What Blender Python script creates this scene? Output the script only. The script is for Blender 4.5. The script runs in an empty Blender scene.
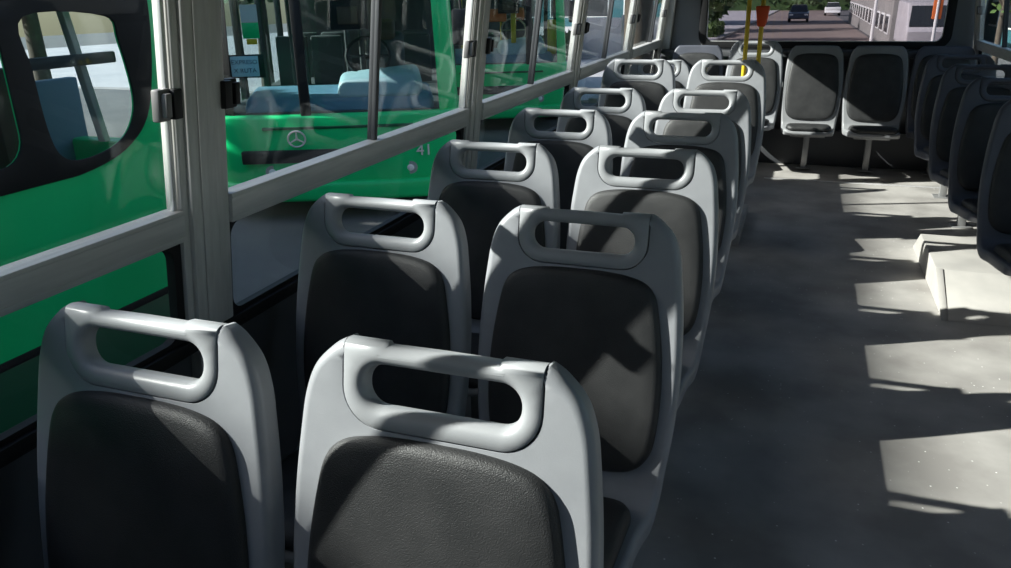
import bpy, bmesh, math, random
from mathutils import Vector, Matrix
random.seed(7)
R = math.radians
sc = bpy.context.scene
col = sc.collection

# ---------------------------------------------------------------- camera, light, exposure
H = 1.467
YAW, PITCH, ROLL, FPX = R(20.33), R(20.48), R(-1.113), 780.0
cd = bpy.data.cameras.new('camera'); cam = bpy.data.objects.new('camera', cd); col.objects.link(cam)
cd.sensor_fit = 'HORIZONTAL'; cd.sensor_width = 36.0; cd.lens = FPX / 1011 * 36.0
cd.clip_start = .02; cd.clip_end = 600
_F = Vector((-math.sin(YAW) * math.cos(PITCH), math.cos(YAW) * math.cos(PITCH), -math.sin(PITCH)))
_R = Vector((math.cos(YAW), math.sin(YAW), 0)); _U = _R.cross(_F)
_r = _R * math.cos(ROLL) + _U * math.sin(ROLL); _u = _U * math.cos(ROLL) - _R * math.sin(ROLL)
cam.matrix_world = Matrix(((_r.x, _u.x, -_F.x, 0), (_r.y, _u.y, -_F.y, 0), (_r.z, _u.z, -_F.z, H), (0, 0, 0, 1)))
sc.camera = cam

SUN_DIR = Vector((1.0, .408, -.655))
sd = bpy.data.lights.new('sun', 'SUN'); sun = bpy.data.objects.new('sun', sd); col.objects.link(sun)
sd.energy = 11.5; sd.angle = R(.55); sd.color = (1.0, .965, .92)
sun.location = (-9, -3, 9)
sun.rotation_euler = SUN_DIR.to_track_quat('-Z', 'Y').to_euler()
w = bpy.data.worlds.new('sky'); sc.world = w; w.use_nodes = True
nt = w.node_tree; nt.nodes.clear()
sky = nt.nodes.new('ShaderNodeTexSky'); sky.sky_type = 'NISHITA'; sky.sun_disc = False
sky.sun_elevation = R(31.4); sky.sun_rotation = R(249); sky.air_density = 1.0; sky.dust_density = 1.5; sky.ozone_density = 1.5
bg = nt.nodes.new('ShaderNodeBackground'); bg.inputs[1].default_value = .22
wo = nt.nodes.new('ShaderNodeOutputWorld')
nt.links.new(sky.outputs[0], bg.inputs[0]); nt.links.new(bg.outputs[0], wo.inputs[0])
vs = sc.view_settings; vs.view_transform = 'Standard'; vs.look = 'None'; vs.gamma = 1.0; vs.use_curve_mapping = False
vs.exposure = 0.0
sc.display_settings.display_device = 'sRGB'

# ---------------------------------------------------------------- materials
def mat(name, colr, rough=.5, metal=0.0, noise=None, bump=None, spec=.5, emit=None, col2=None, stretch=(1, 1, 1), coat=0):
    """noise=(scale, low, high): the colour is mixed towards col2; bump=(scale, strength)"""
    m = bpy.data.materials.new(name); m.use_nodes = True
    n = m.node_tree; b = n.nodes['Principled BSDF']
    b.inputs['Base Color'].default_value = (*colr, 1); b.inputs['Roughness'].default_value = rough
    b.inputs['Metallic'].default_value = metal; b.inputs['Specular IOR Level'].default_value = spec
    b.inputs['Coat Weight'].default_value = coat
    tc = n.nodes.new('ShaderNodeTexCoord'); mp = n.nodes.new('ShaderNodeMapping'); mp.inputs['Scale'].default_value = stretch
    n.links.new(tc.outputs['Object'], mp.inputs[0])
    if noise:
        t = n.nodes.new('ShaderNodeTexNoise'); t.inputs['Scale'].default_value = noise[0]; t.inputs['Detail'].default_value = 6
        n.links.new(mp.outputs[0], t.inputs['Vector'])
        r = n.nodes.new('ShaderNodeValToRGB'); r.color_ramp.elements[0].position = noise[1]; r.color_ramp.elements[1].position = noise[2]
        r.color_ramp.elements[0].color = (*colr, 1); r.color_ramp.elements[1].color = (*(col2 or colr), 1)
        n.links.new(t.outputs[0], r.inputs[0]); n.links.new(r.outputs[0], b.inputs['Base Color'])
    if bump:
        t = n.nodes.new('ShaderNodeTexNoise'); t.inputs['Scale'].default_value = bump[0]; t.inputs['Detail'].default_value = 3
        n.links.new(mp.outputs[0], t.inputs['Vector'])
        bp = n.nodes.new('ShaderNodeBump'); bp.inputs['Strength'].default_value = bump[1]; bp.inputs['Distance'].default_value = .002
        n.links.new(t.outputs[0], bp.inputs['Height']); n.links.new(bp.outputs[0], b.inputs['Normal'])
    if emit:
        b.inputs['Emission Color'].default_value = (*colr, 1); b.inputs['Emission Strength'].default_value = emit
    return m

def glass(name, tint, ior=1.45, rough=0.0):
    m = bpy.data.materials.new(name); m.use_nodes = True
    n = m.node_tree; n.nodes.clear()
    o = n.nodes.new('ShaderNodeOutputMaterial'); mx = n.nodes.new('ShaderNodeMixShader')
    tr = n.nodes.new('ShaderNodeBsdfTransparent'); tr.inputs[0].default_value = (*tint, 1)
    gl = n.nodes.new('ShaderNodeBsdfGlossy'); gl.inputs['Roughness'].default_value = rough
    fr = n.nodes.new('ShaderNodeFresnel'); fr.inputs[0].default_value = ior
    ge = n.nodes.new('ShaderNodeNewGeometry'); mi = n.nodes.new('ShaderNodeMapRange')   # same reflectance on both faces of the pane
    mi.inputs[3].default_value = ior; mi.inputs[4].default_value = 1 / ior
    hf = n.nodes.new('ShaderNodeMath'); hf.operation = 'MULTIPLY'; hf.inputs[1].default_value = .6
    n.links.new(ge.outputs['Backfacing'], mi.inputs[0]); n.links.new(mi.outputs[0], fr.inputs[0])
    n.links.new(fr.outputs[0], hf.inputs[0]); n.links.new(hf.outputs[0], mx.inputs[0]); n.links.new(tr.outputs[0], mx.inputs[1]); n.links.new(gl.outputs[0], mx.inputs[2])
    n.links.new(mx.outputs[0], o.inputs[0])
    return m

def floor_mat():
    m = mat('speckled_vinyl', (.33, .325, .32), .55, bump=(300, .08), spec=.3)
    n = m.node_tree; b = n.nodes['Principled BSDF']
    tc = n.nodes['Texture Coordinate']
    t1 = n.nodes.new('ShaderNodeTexNoise'); t1.inputs['Scale'].default_value = 3.0; t1.inputs['Detail'].default_value = 8
    r1 = n.nodes.new('ShaderNodeValToRGB')
    r1.color_ramp.elements[0].position = .36; r1.color_ramp.elements[0].color = (.29, .275, .26, 1)
    r1.color_ramp.elements[1].position = .66; r1.color_ramp.elements[1].color = (.47, .45, .425, 1)
    v = n.nodes.new('ShaderNodeTexVoronoi'); v.inputs['Scale'].default_value = 48; v.inputs['Randomness'].default_value = 1
    r2 = n.nodes.new('ShaderNodeValToRGB'); r2.color_ramp.elements[0].position = .10; r2.color_ramp.elements[1].position = .16
    r2.color_ramp.elements[0].color = (1, 1, 1, 1); r2.color_ramp.elements[1].color = (0, 0, 0, 1)
    wn = n.nodes.new('ShaderNodeTexNoise'); wn.inputs['Scale'].default_value = 22
    r3 = n.nodes.new('ShaderNodeValToRGB'); r3.color_ramp.elements[0].position = .56; r3.color_ramp.elements[1].position = .62
    mul = n.nodes.new('ShaderNodeMath'); mul.operation = 'MULTIPLY'
    mx = n.nodes.new('ShaderNodeMix'); mx.data_type = 'RGBA'; mx.inputs[7].default_value = (.92, .91, .88, 1)
    for x in (t1, v, wn): n.links.new(tc.outputs['Object'], x.inputs['Vector'])
    n.links.new(t1.outputs[0], r1.inputs[0]); n.links.new(v.outputs['Distance'], r2.inputs[0]); n.links.new(wn.outputs[0], r3.inputs[0])
    n.links.new(r2.outputs[0], mul.inputs[0]); n.links.new(r3.outputs[0], mul.inputs[1]); n.links.new(mul.outputs[0], mx.inputs[0])
    n.links.new(r1.outputs[0], mx.inputs[6]); n.links.new(mx.outputs[2], b.inputs['Base Color'])
    return m

M = {}
M['shell'] = mat('grey_moulded_plastic', (.30, .31, .33), .42, noise=(9, .35, .75), col2=(.36, .37, .39), bump=(420, .12))
M['grip'] = mat('grey_grip_plastic', (.34, .35, .365), .36, noise=(11, .35, .75), col2=(.39, .40, .415), bump=(420, .08))
M['shell_dk'] = mat('dark_grey_moulded_plastic', (.085, .092, .115), .42, noise=(9, .35, .75), col2=(.11, .115, .14), bump=(420, .12))  # copy of the grey shell with its shade put into the colour
M['shell_md'] = mat('mid_grey_moulded_plastic', (.25, .255, .265), .42, noise=(9, .35, .75), col2=(.29, .295, .305), bump=(420, .12))  # milder copy: shade on the middle bench shells put into the grey
M['pad'] = mat('black_leatherette', (.028, .029, .030), .44, noise=(14, .35, .8), col2=(.046, .046, .047), bump=(520, .6), spec=.45)
M['alu'] = mat('brushed_aluminium', (.56, .55, .545), .42, .15, noise=(14, .3, .75), col2=(.68, .67, .66), stretch=(6, .5, 6), bump=(60, .06))
M['alu_v'] = mat('aluminium_post', (.58, .57, .55), .42, .15, noise=(14, .3, .75), col2=(.70, .69, .67), stretch=(6, 6, .4))
M['bright'] = mat('bright_aluminium', (.75, .75, .74), .3, .4)
M['rubber'] = mat('black_rubber', (.012, .012, .013), .6, spec=.3)
M['black'] = mat('black_plastic', (.014, .014, .016), .45, spec=.4)
M['latch'] = mat('grey_latch_plastic', (.25, .24, .24), .45, .3)
M['glass'] = glass('window_glass', (.93, .96, .95))
M['glass_rear'] = glass('rear_glass', (.54, .53, .55))
M['glass_bus'] = glass('vehicle_glass', (.86, .92, .92), 1.45)
M['glass_tint'] = glass('tinted_vehicle_glass', (.42, .50, .52))
M['floor'] = floor_mat()
M['panel'] = mat('dark_grey_panel', (.07, .073, .08), .5, bump=(200, .2))
M['wall'] = mat('grey_wall_laminate', (.20, .205, .215), .55, bump=(200, .1))
M['ceil'] = mat('ceiling_laminate', (.16, .16, .165), .6)
M['box'] = mat('scuffed_grey_vinyl', (.36, .345, .325), .6, noise=(6, .3, .75), col2=(.46, .44, .41), bump=(200, .15))
M['steel'] = mat('painted_steel', (.33, .33, .33), .4, .5)
M['yellow'] = mat('yellow_paint', (.80, .56, .03), .35, noise=(20, .4, .8), col2=(.72, .50, .03))
M['red'] = mat('orange_red_plastic', (.80, .09, .02), .4)
M['green'] = mat('green_bus_paint', (.006, .64, .20), .28, noise=(1.5, .3, .75), col2=(.012, .72, .24), spec=.35, coat=.2)
M['green_dk'] = mat('dark_green_paint', (.004, .10, .045), .35)
M['busint'] = mat('pale_blue_moulding', (.42, .55, .60), .55, noise=(4, .3, .7), col2=(.33, .46, .52))
M['busgrey'] = mat('bus_interior_grey', (.075, .08, .085), .6)
M['brown'] = mat('brown_vinyl', (.10, .07, .045), .6)
M['beige'] = mat('beige_plastic', (.55, .47, .36), .5)
M['blueseat'] = mat('blue_panel', (.12, .24, .34), .5)
M['white'] = mat('white_paint', (.80, .80, .80), .4)
M['signblue'] = mat('pale_blue_sign', (.55, .84, .95), .5)
M['signink'] = mat('dark_sign_lettering', (.02, .08, .14), .5)
M['orange'] = mat('orange_fabric', (.85, .20, .05), .6)
M['lens'] = mat('headlamp_lens', (.55, .60, .60), .12, .4)
M['asphalt'] = mat('asphalt', (.10, .10, .105), .85, noise=(1.2, .3, .75), col2=(.145, .14, .14), bump=(60, .4))
M['road'] = mat('reddish_road', (.22, .17, .155), .85, noise=(.35, .3, .7), col2=(.27, .215, .195), bump=(60, .3), stretch=(1, .3, 1))
M['pave'] = mat('concrete_paving', (.40, .385, .41), .8, noise=(.8, .3, .7), col2=(.48, .46, .48))
M['leaf'] = mat('leaves', (.025, .065, .018), .6, noise=(3, .3, .7), col2=(.06, .12, .03))
M['leaf2'] = mat('pale_leaves', (.06, .12, .03), .6, noise=(3, .3, .7), col2=(.12, .19, .05))
M['bark'] = mat('bark', (.06, .045, .035), .85, noise=(9, .3, .7), col2=(.10, .08, .06))
M['stone'] = mat('grey_stone', (.25, .24, .235), .8, noise=(1.5, .3, .7), col2=(.32, .31, .30))
M['darkwin'] = mat('dark_window', (.03, .035, .04), .15)
M['teal'] = mat('teal_render', (.03, .13, .16), .7, noise=(.6, .3, .7), col2=(.05, .17, .20))
M['tyre'] = mat('tyre', (.015, .015, .015), .8)
M['carblue'] = mat('dark_blue_car_paint', (.05, .055, .07), .25, coat=.5)
M['lamp'] = mat('white_headlight', (.9, .92, .95), .2)

# ---------------------------------------------------------------- helpers
def link(name, me, m, parent=None, smooth=True, angle=40):
    if m: me.materials.append(m)
    if smooth:
        for p in me.polygons: p.use_smooth = True
        if hasattr(me, 'set_sharp_from_angle'): me.set_sharp_from_angle(angle=R(angle))
    o = bpy.data.objects.new(name, me); col.objects.link(o)
    if parent: o.parent = parent
    return o

def obj(name, bm, m, parent=None, smooth=True, angle=40):
    bmesh.ops.recalc_face_normals(bm, faces=bm.faces)
    me = bpy.data.meshes.new(name); bm.to_mesh(me); bm.free()
    return link(name, me, m, parent, smooth, angle)

def tag(o, label=None, cat=None, group=None, kind=None):
    if label: o['label'] = label
    if cat: o['category'] = cat
    if group: o['group'] = group
    if kind: o['kind'] = kind
    return o

def empty(name, loc=(0, 0, 0), rz=0, label=None, cat=None, group=None, kind=None):
    o = bpy.data.objects.new(name, None); col.objects.link(o); o.empty_display_size = .05
    o.location = loc; o.rotation_euler = (0, 0, rz)
    return tag(o, label, cat, group, kind)

def dup(root, loc, label, rz=0):
    r = root.copy(); col.objects.link(r); r.location = loc; r.rotation_euler = (0, 0, rz); r['label'] = label
    for ch in list(root.children):
        c = ch.copy(); col.objects.link(c); c.parent = r
        for g in list(ch.children):
            d = g.copy(); col.objects.link(d); d.parent = c
    return r

def hexa(bm, pts, bev=0.0, seg=2):
    v = [bm.verts.new(p) for p in pts]
    fs = [bm.faces.new([v[i] for i in f]) for f in ((0, 3, 2, 1), (4, 5, 6, 7), (0, 1, 5, 4), (1, 2, 6, 5), (2, 3, 7, 6), (3, 0, 4, 7))]
    if bev:
        es = list({e for f in fs for e in f.edges})
        bmesh.ops.bevel(bm, geom=es, offset=bev, segments=seg, profile=.5, affect='EDGES')

def bx(bm, x0, x1, y0, y1, z0, z1, bev=0.0, seg=2):
    hexa(bm, [(x0, y0, z0), (x1, y0, z0), (x1, y1, z0), (x0, y1, z0), (x0, y0, z1), (x1, y0, z1), (x1, y1, z1), (x0, y1, z1)], bev, seg)

def tube(bm, pts, rad, n=12, close=False):
    pts = [Vector(p) for p in pts]; rings = []; up0 = None
    N = len(pts)
    for i, p in enumerate(pts):
        if close: d = pts[(i + 1) % N] - pts[i - 1]
        else: d = pts[min(i + 1, N - 1)] - pts[max(i - 1, 0)]
        d.normalize()
        a = Vector((0, 0, 1)) if abs(d.z) < .95 else Vector((1, 0, 0))
        if up0 is not None: a = up0
        s = d.cross(a).normalized(); u = s.cross(d).normalized(); up0 = u
        r = rad[i] if isinstance(rad, (list, tuple)) else rad
        rings.append([bm.verts.new(p + s * math.cos(t) * r + u * math.sin(t) * r) for t in [2 * math.pi * k / n for k in range(n)]])
    for i in range(N if close else N - 1):
        a, b = rings[i], rings[(i + 1) % N]
        for k in range(n): bm.faces.new((a[k], a[(k + 1) % n], b[(k + 1) % n], b[k]))
    if not close:
        bm.faces.new(rings[0][::-1]); bm.faces.new(rings[-1])

def catmull(pts, n=6, closed=True):
    out = []; N = len(pts)
    for i in range(N if closed else N - 1):
        g = (lambda k: pts[k % N]) if closed else (lambda k: pts[min(max(k, 0), N - 1)])
        p0, p1, p2, p3 = g(i - 1), g(i), g(i + 1), g(i + 2)
        for k in range(n):
            t = k / n
            out.append(tuple(.5 * (2 * b + (c - a) * t + (2 * a - 5 * b + 4 * c - d) * t * t + (3 * b - a - 3 * c + d) * t ** 3)
                             for a, b, c, d in zip(p0, p1, p2, p3)))
    if not closed: out.append(tuple(pts[-1]))
    return out

def rrect(x0, x1, y0, y1, r, n=6):
    out = []
    for cx, cy, a in ((x1 - r, y1 - r, 0), (x0 + r, y1 - r, 90), (x0 + r, y0 + r, 180), (x1 - r, y0 + r, 270)):
        for k in range(n + 1):
            t = R(a + 90 * k / n); out.append((cx + r * math.cos(t), cy + r * math.sin(t)))
    return out

def area(p): return .5 * sum(p[i][0] * p[(i + 1) % len(p)][1] - p[(i + 1) % len(p)][0] * p[i][1] for i in range(len(p)))

def inset(pts, d, wf=None):
    """pts CCW; positive d moves to the left of travel (inside)"""
    out = []; N = len(pts)
    for i in range(N):
        a, b, c = Vector(pts[i - 1]), Vector(pts[i]), Vector(pts[(i + 1) % N])
        e1 = (b - a); e2 = (c - b)
        if e1.length < 1e-9: e1 = e2
        if e2.length < 1e-9: e2 = e1
        n1 = Vector((-e1.y, e1.x)).normalized(); n2 = Vector((-e2.y, e2.x)).normalized()
        n = n1 + n2
        if n.length < 1e-6: n = n1
        n.normalize(); k = max(n.dot(n1), .5)
        o = n * d / k
        if wf: a1, a2 = wf(*b); o = Vector((o.x * a1, o.y * a2))
        out.append(tuple(b + o))
    return out

def plate(outer, holes=(), prof=None, cuts=(), fmap=None, bm=None, wf=None):
    """a plate in (u, v); prof = rings (inset, t) from the front cap to the back cap"""
    own = bmesh.new()
    loops = [outer if area(outer) > 0 else outer[::-1]] + [h if area(h) < 0 else h[::-1] for h in holes]
    caps = [[], []]
    for lp in loops:
        rings = []
        for d, t in prof:
            rings.append([own.verts.new((x, y, t)) for x, y in (inset(lp, d, wf) if d else lp)])
        n = len(lp)
        for a, b in zip(rings, rings[1:]):
            for k in range(n): own.faces.new((a[k], a[(k + 1) % n], b[(k + 1) % n], b[k]))
        for ci, rg in ((0, rings[0]), (1, rings[-1])):
            for k in range(n):
                e = own.edges.get((rg[k], rg[(k + 1) % n]))
                caps[ci].append(e)
    for c in caps: bmesh.ops.triangle_fill(own, use_beauty=True, use_dissolve=False, edges=c)
    for cu in cuts:
        bmesh.ops.bisect_plane(own, geom=own.verts[:] + own.edges[:] + own.faces[:], plane_co=(0, cu, 0), plane_no=(0, 1, 0), dist=1e-5)
    bmesh.ops.recalc_face_normals(own, faces=own.faces)
    if fmap:
        for v in own.verts: v.co = Vector(fmap(*v.co))
    if bm is None: return own
    tmp = bpy.data.meshes.new('tmp'); own.to_mesh(tmp); own.free(); bm.from_mesh(tmp); bpy.data.meshes.remove(tmp)
    return bm

def cushion(outline, centre, edge, dome, fmap):
    """a puffy pad: rings (inset, t) at the edge, then scaled towards the centre, every face a quad"""
    bm = bmesh.new(); pts = outline if area(outline) > 0 else outline[::-1]
    rings = [[(x, y, t) for x, y in (inset(pts, d) if d else pts)] for d, t in edge]
    last = rings[-1]; t0 = edge[-1][1]
    for k in range(1, 8):
        s = 1 - k / 8
        rings.append([(centre[0] + (x - centre[0]) * s, centre[1] + (y - centre[1]) * s, t0 + dome * (1 - s * s)) for x, y, _ in last])
    vr = [[bm.verts.new(fmap(*p)) for p in rg] for rg in rings]
    n = len(pts)
    for a, b in zip(vr, vr[1:]):
        for k in range(n): bm.faces.new((a[k], a[(k + 1) % n], b[(k + 1) % n], b[k]))
    c = bm.verts.new(fmap(centre[0], centre[1], t0 + dome))
    for k in range(n): bm.faces.new((vr[-1][k], vr[-1][(k + 1) % n], c))
    bm.faces.new(vr[0][::-1])
    return bm

def bevel_prof(b, th, b2=None, n=4, t0=0.0):
    b2 = b if b2 is None else b2
    out = [(b * (1 - math.sin(a)), t0 - b * (1 - math.cos(a))) for a in [math.pi / 2 * k / n for k in range(n + 1)]]
    out += [(b2 * (1 - math.cos(a)), t0 - th + b2 * (1 - math.sin(a))) for a in [math.pi / 2 * k / n for k in range(n + 1)]]
    return out

def text_mesh(name, body, size, m, parent, loc, rot, depth=.004):
    c = bpy.data.curves.new(name, 'FONT'); c.body = body; c.size = size; c.extrude = depth; c.align_x = 'CENTER'; c.align_y = 'CENTER'
    t = bpy.data.objects.new('tmp', c); col.objects.link(t)
    dg = bpy.context.evaluated_depsgraph_get(); me = bpy.data.meshes.new_from_object(t.evaluated_get(dg))
    bpy.data.objects.remove(t); bpy.data.curves.remove(c)
    o = link(name, me, m, parent, smooth=False); o.location = loc; o.rotation_euler = rot
    return o

# ---------------------------------------------------------------- the bus shell: floor, walls, windows
Y0, Y1 = -.9, 7.5
def wx(z, lean=.125): return 1.21 - lean * (z - 1.137)            # half width of the cabin at height z (tumblehome)
def wpt(side, y, z, n): return (side * (wx(z) + (.10 if side > 0 else 0) - n), y, z)          # n = inward from the wall plane
def wbox(bm, side, y0, y1, z0, z1, n0, n1, bev=.0):
    hexa(bm, [wpt(side, y0, z0, n0), wpt(side, y0, z0, n1), wpt(side, y1, z0, n1), wpt(side, y1, z0, n0),
              wpt(side, y0, z1, n0), wpt(side, y0, z1, n1), wpt(side, y1, z1, n1), wpt(side, y1, z1, n0)], bev)

bm = bmesh.new(); bx(bm, -1.30, 1.42, Y0, Y1 + .1, -.08, 0); tag(obj('floor', bm, M['floor'], smooth=False), kind='structure')
bm = bmesh.new(); bx(bm, -1.25, 1.36, Y0, Y1 + .1, 2.10, 2.16); tag(obj('ceiling', bm, M['ceil'], smooth=False), kind='structure')
ZS, ZR0, ZR1, ZT = .735, .977, 1.047, 1.60                         # sill, lower rail, upper rail top, window head
for side, nm in ((-1, 'wall_left'), (1, 'wall_right')):
    bm = bmesh.new()
    wbox(bm, side, Y0, Y1, 0.0, ZS - .035, -.03, .0)
    wbox(bm, side, Y0, Y1, ZT + .03, 2.11, -.03, .0)
    tag(obj(nm, bm, M['panel'], smooth=False), kind='structure')
    bm = bmesh.new(); wbox(bm, side, Y0, Y1, ZS - .035, ZS, -.03, .022, .004)
    tag(obj('trim_1' if side < 0 else 'trim_2', bm, M['rubber']), kind='structure')

pil_l = [-.20, 1.336, 2.922, 4.475, 6.02, 7.44]
pil_r = [-.62, .93, 2.48, 4.03, 5.58, 7.40]
tn = 3
def pillar(side, y):
    global tn
    bm = bmesh.new(); wbox(bm, side, y - .041, y + .041, .02, 2.10, -.025, .03, .005)
    wbox(bm, side, y - .012, y + .012, .02, 2.10, .03, .034, .001)
    tag(obj('trim_%d' % tn, bm, M['alu_v']), kind='structure'); tn += 1
for y in pil_l: pillar(-1, y)
for y in pil_r: pillar(1, y)

wn = 1
def window(side, ya, yb, mull=None):
    """ya..yb between pillar faces: frame, rail, gasket, panes, sliding stiles and latches"""
    global wn
    root = empty('window_%d' % wn, wpt(side, (ya + yb) / 2, ZS, 0), kind='structure'); wn += 1
    off = Vector(root.location)
    def put(name, bm, m, **k):
        for v in bm.verts: v.co -= off
        return obj(name, bm, m, root, **k)
    bm = bmesh.new()
    wbox(bm, side, ya, ya + .05, ZS, ZT + .03, -.022, .02, .004); wbox(bm, side, yb - .022, yb, ZS, ZT + .03, -.022, .02, .004)
    wbox(bm, side, ya + .05, yb - .022, ZT, ZT + .03, -.022, .02, .004)
    put('window_frame', bm, M['alu_v'])
    bm = bmesh.new(); wbox(bm, side, ya + .05, yb - .022, ZR0, ZR1, -.022, .028, .003)
    wbox(bm, side, ya + .05, yb - .022, ZR1 - .012, ZR1 - .008, .028, .0295); wbox(bm, side, ya + .05, yb - .022, ZR0 + .01, ZR0 + .014, .028, .0295)
    put('lower_rail', bm, M['alu'])
    y0, y1 = ya + .05, yb - .022
    # rubber gasket round the fixed lower pane, rounded at the bottom
    outer = [(y0, ZS), (y1, ZS), (y1, ZR0), (y0, ZR0)]
    hole = rrect(y0 + .012, y1 - .022, ZS + .012, ZR0 - .006, .035)
    put('gasket', plate(outer, [hole], [(0, .010), (0, -.012)], fmap=lambda u, v, t: wpt(side, u, v, t)), M['rubber'])
    bm = bmesh.new(); wbox(bm, side, y0 + .005, y1 - .01, ZS + .005, ZR0, -.004, 0); put('glass_pane', bm, M['glass'], smooth=False)
    ym = mull if mull else (y0 + y1) / 2
    for a, b, n in ((y0, ym + .012, -.014), (ym - .012, y1, .002)):
        bm = bmesh.new(); wbox(bm, side, a, b, ZR1 - .005, ZT + .005, n - .004, n); put('glass_pane', bm, M['glass'], smooth=False)
    bm = bmesh.new(); wbox(bm, side, ym - .014, ym + .004, ZR1, ZT, -.002, .012, .002); wbox(bm, side, ym - .006, ym + .012, ZR1, ZT, -.020, -.004, .002)
    put('sliding_stile', bm, M['panel'])
    bm = bmesh.new(); wbox(bm, side, y1 - .014, y1 - .003, ZR1, ZT, .002, .012, .002); put('sash_edge', bm, M['bright'])
    for yl, m, d in ((y0 + .005, M['black'], 1), (y1 - .012, M['latch'], -1)):
        bm = bmesh.new()
        wbox(bm, side, min(yl, yl + d * .034), max(yl, yl + d * .034), 1.238, 1.302, .002, .022, .004)
        wbox(bm, side, min(yl + d * .012, yl + d * .028), max(yl + d * .012, yl + d * .028), 1.246, 1.294, .022, .036, .003)
        lt = put('latch', bm, m)
        bm = bmesh.new(); wbox(bm, side, min(yl - d * .02, yl + d * .004), max(yl - d * .02, yl + d * .004), 1.240, 1.300, .012, .034, .003)
        for v in bm.verts: v.co -= off
        k = obj('latch_catch', bm, M['black'], root)
    return root
for a, b in zip(pil_l, pil_l[1:]): window(-1, a + .041, b - .041, 2.14 if abs(a - 1.336) < .01 else (6.98 if a > 6 else None))
window(-1, Y0, pil_l[0] - .041)
for a, b in zip(pil_r, pil_r[1:]): window(1, a + .041, b - .041)
bm = bmesh.new(); wbox(bm, 1, Y0, pil_r[0] - .041, ZS, ZT + .03, -.03, .0); tag(obj('trim_%d' % tn, bm, M['wall'], smooth=False), kind='structure'); tn += 1

# unseen front bulkhead, set close with a narrowed opening to cut front fill, and rear wall with the rear window
def endwall(name, yy, hole, m, flip):
    outer = [(-1.30, 0), (1.40, 0), (1.20, 2.11), (-1.09, 2.11)]
    tag(obj(name, plate(outer, [hole], [(0, 0), (0, -.06)], fmap=lambda u, v, t: (u, yy + t * flip, v)), m, smooth=False), kind='structure')
endwall('wall_front', Y0, rrect(-.35, .75, 1.15, 1.75, .12), M['panel'], 1)
RW = (-.835, 1.095, 1.012, 1.78)
endwall('wall_rear', Y1, rrect(*RW, .07), M['wall'], -1)
root = empty('window_%d' % wn, (0, Y1, RW[2]), kind='structure'); wn += 1
fm = lambda u, v, t: (u, -t, v - RW[2])
obj('gasket', plate(rrect(RW[0] - .045, RW[1] + .045, RW[2] - .045, RW[3] + .045, .11), [rrect(RW[0] + .02, RW[1] - .02, RW[2] + .012, RW[3] - .02, .06)],
    bevel_prof(.008, .05, .003, 3, .02), fmap=fm), M['rubber'], root)
obj('glass_pane', plate(rrect(RW[0], RW[1], RW[2], RW[3], .06), [], [(0, .002), (0, -.004)], fmap=fm), M['glass_rear'], root, smooth=False)
obj('pane_edge', plate(rrect(RW[0] + .018, RW[1] - .018, RW[2] + .010, RW[3] - .018, .06), [rrect(RW[0] + .026, RW[1] - .026, RW[2] + .018, RW[3] - .026, .055)], [(0, .006), (0, .0)], fmap=fm), M['bright'], root)
# dark shelf under the rear window, corner posts
bm = bmesh.new(); bx(bm, -1.19, 1.30, 7.36, 7.5, .90, .955, .008); tag(obj('trim_%d' % tn, bm, M['panel']), kind='structure'); tn += 1
for s in (-1,):
    bm = bmesh.new(); hexa(bm, [(s * 1.20, 7.44, .96), (s * 1.13, 7.44, .96), (s * 1.13, 7.5, .96), (s * 1.20, 7.5, .96),
                                (s * 1.10, 7.44, 2.1), (s * 1.03, 7.44, 2.1), (s * 1.03, 7.5, 2.1), (s * 1.10, 7.5, 2.1)], .006)
    tag(obj('trim_%d' % tn, bm, M['alu_v'] if s < 0 else M['wall']), kind='structure'); tn += 1
bm = bmesh.new(); bx(bm, -1.24, 1.34, 7.28, 7.34, 0, .30, .006); tag(obj('baseboard_rear', bm, M['panel']), kind='structure')
bm = bmesh.new(); bx(bm, -.18, 1.2, 6.62, 6.66, 0, .006, .002); tag(obj('trim_%d' % tn, bm, M['alu']), kind='structure'); tn += 1
# raised platform under the rear left seats and the wheel-arch box on the right
bm = bmesh.new(); bx(bm, -1.26, -.235, 4.72, 5.50, 0, .068, .008)
tag(obj('floor_platform', bm, M['box']), kind='structure')
bm = bmesh.new()
hexa(bm, [(.745, 3.83, 0), (1.36, 3.83, 0), (1.36, 5.0, 0), (.745, 5.0, 0), (.745, 4.17, .14), (1.34, 4.17, .14), (1.34, 4.8, .14), (.745, 4.8, .14)], .006)
wa = tag(obj('wheel_arch_cover', bm, M['box']), kind='structure')
bm = bmesh.new(); hexa(bm, [(.742, 3.823, 0), (.772, 3.823, 0), (.772, 3.84, 0), (.742, 3.84, 0), (.742, 4.165, .145), (.772, 4.165, .145), (.772, 4.18, .139), (.742, 4.18, .139)], .001)
obj('edge_strip', bm, M['box'], wa)

# ---------------------------------------------------------------- seats
L1, RB, CL = .622, .06, .33
path = [(0.0, 0.0)]; heads = []
def _heading(s):
    a0, a1, a2 = R(11.3), R(97), R(20)
    if s < L1: return a0
    s1 = RB * (a1 - a0)
    if s < L1 + s1: return a0 + (s - L1) / RB
    if s < L1 + s1 + CL: return a1
    return max(a1 - (s - L1 - s1 - CL) / .055, a2)
DS = .002; STOT = 1.16
for i in range(int(STOT / DS)):
    h = _heading(i * DS + DS / 2); heads.append(h); y, z = path[-1]; path.append((y - math.sin(h) * DS, z - math.cos(h) * DS))
SC0 = L1 + RB * R(85.7)                                    # where the cushion part starts
SEAT_H = .993
def smap(u, s, t):
    sv = max(s, 0.0); i = min(int(sv / DS), len(heads) - 1)
    y, z = path[i]; h = _heading(sv); dd = s - i * DS
    y -= math.sin(h) * dd; z -= math.cos(h) * dd
    return (u, y - math.cos(h) * t, SEAT_H + z + math.sin(h) * t)
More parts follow.
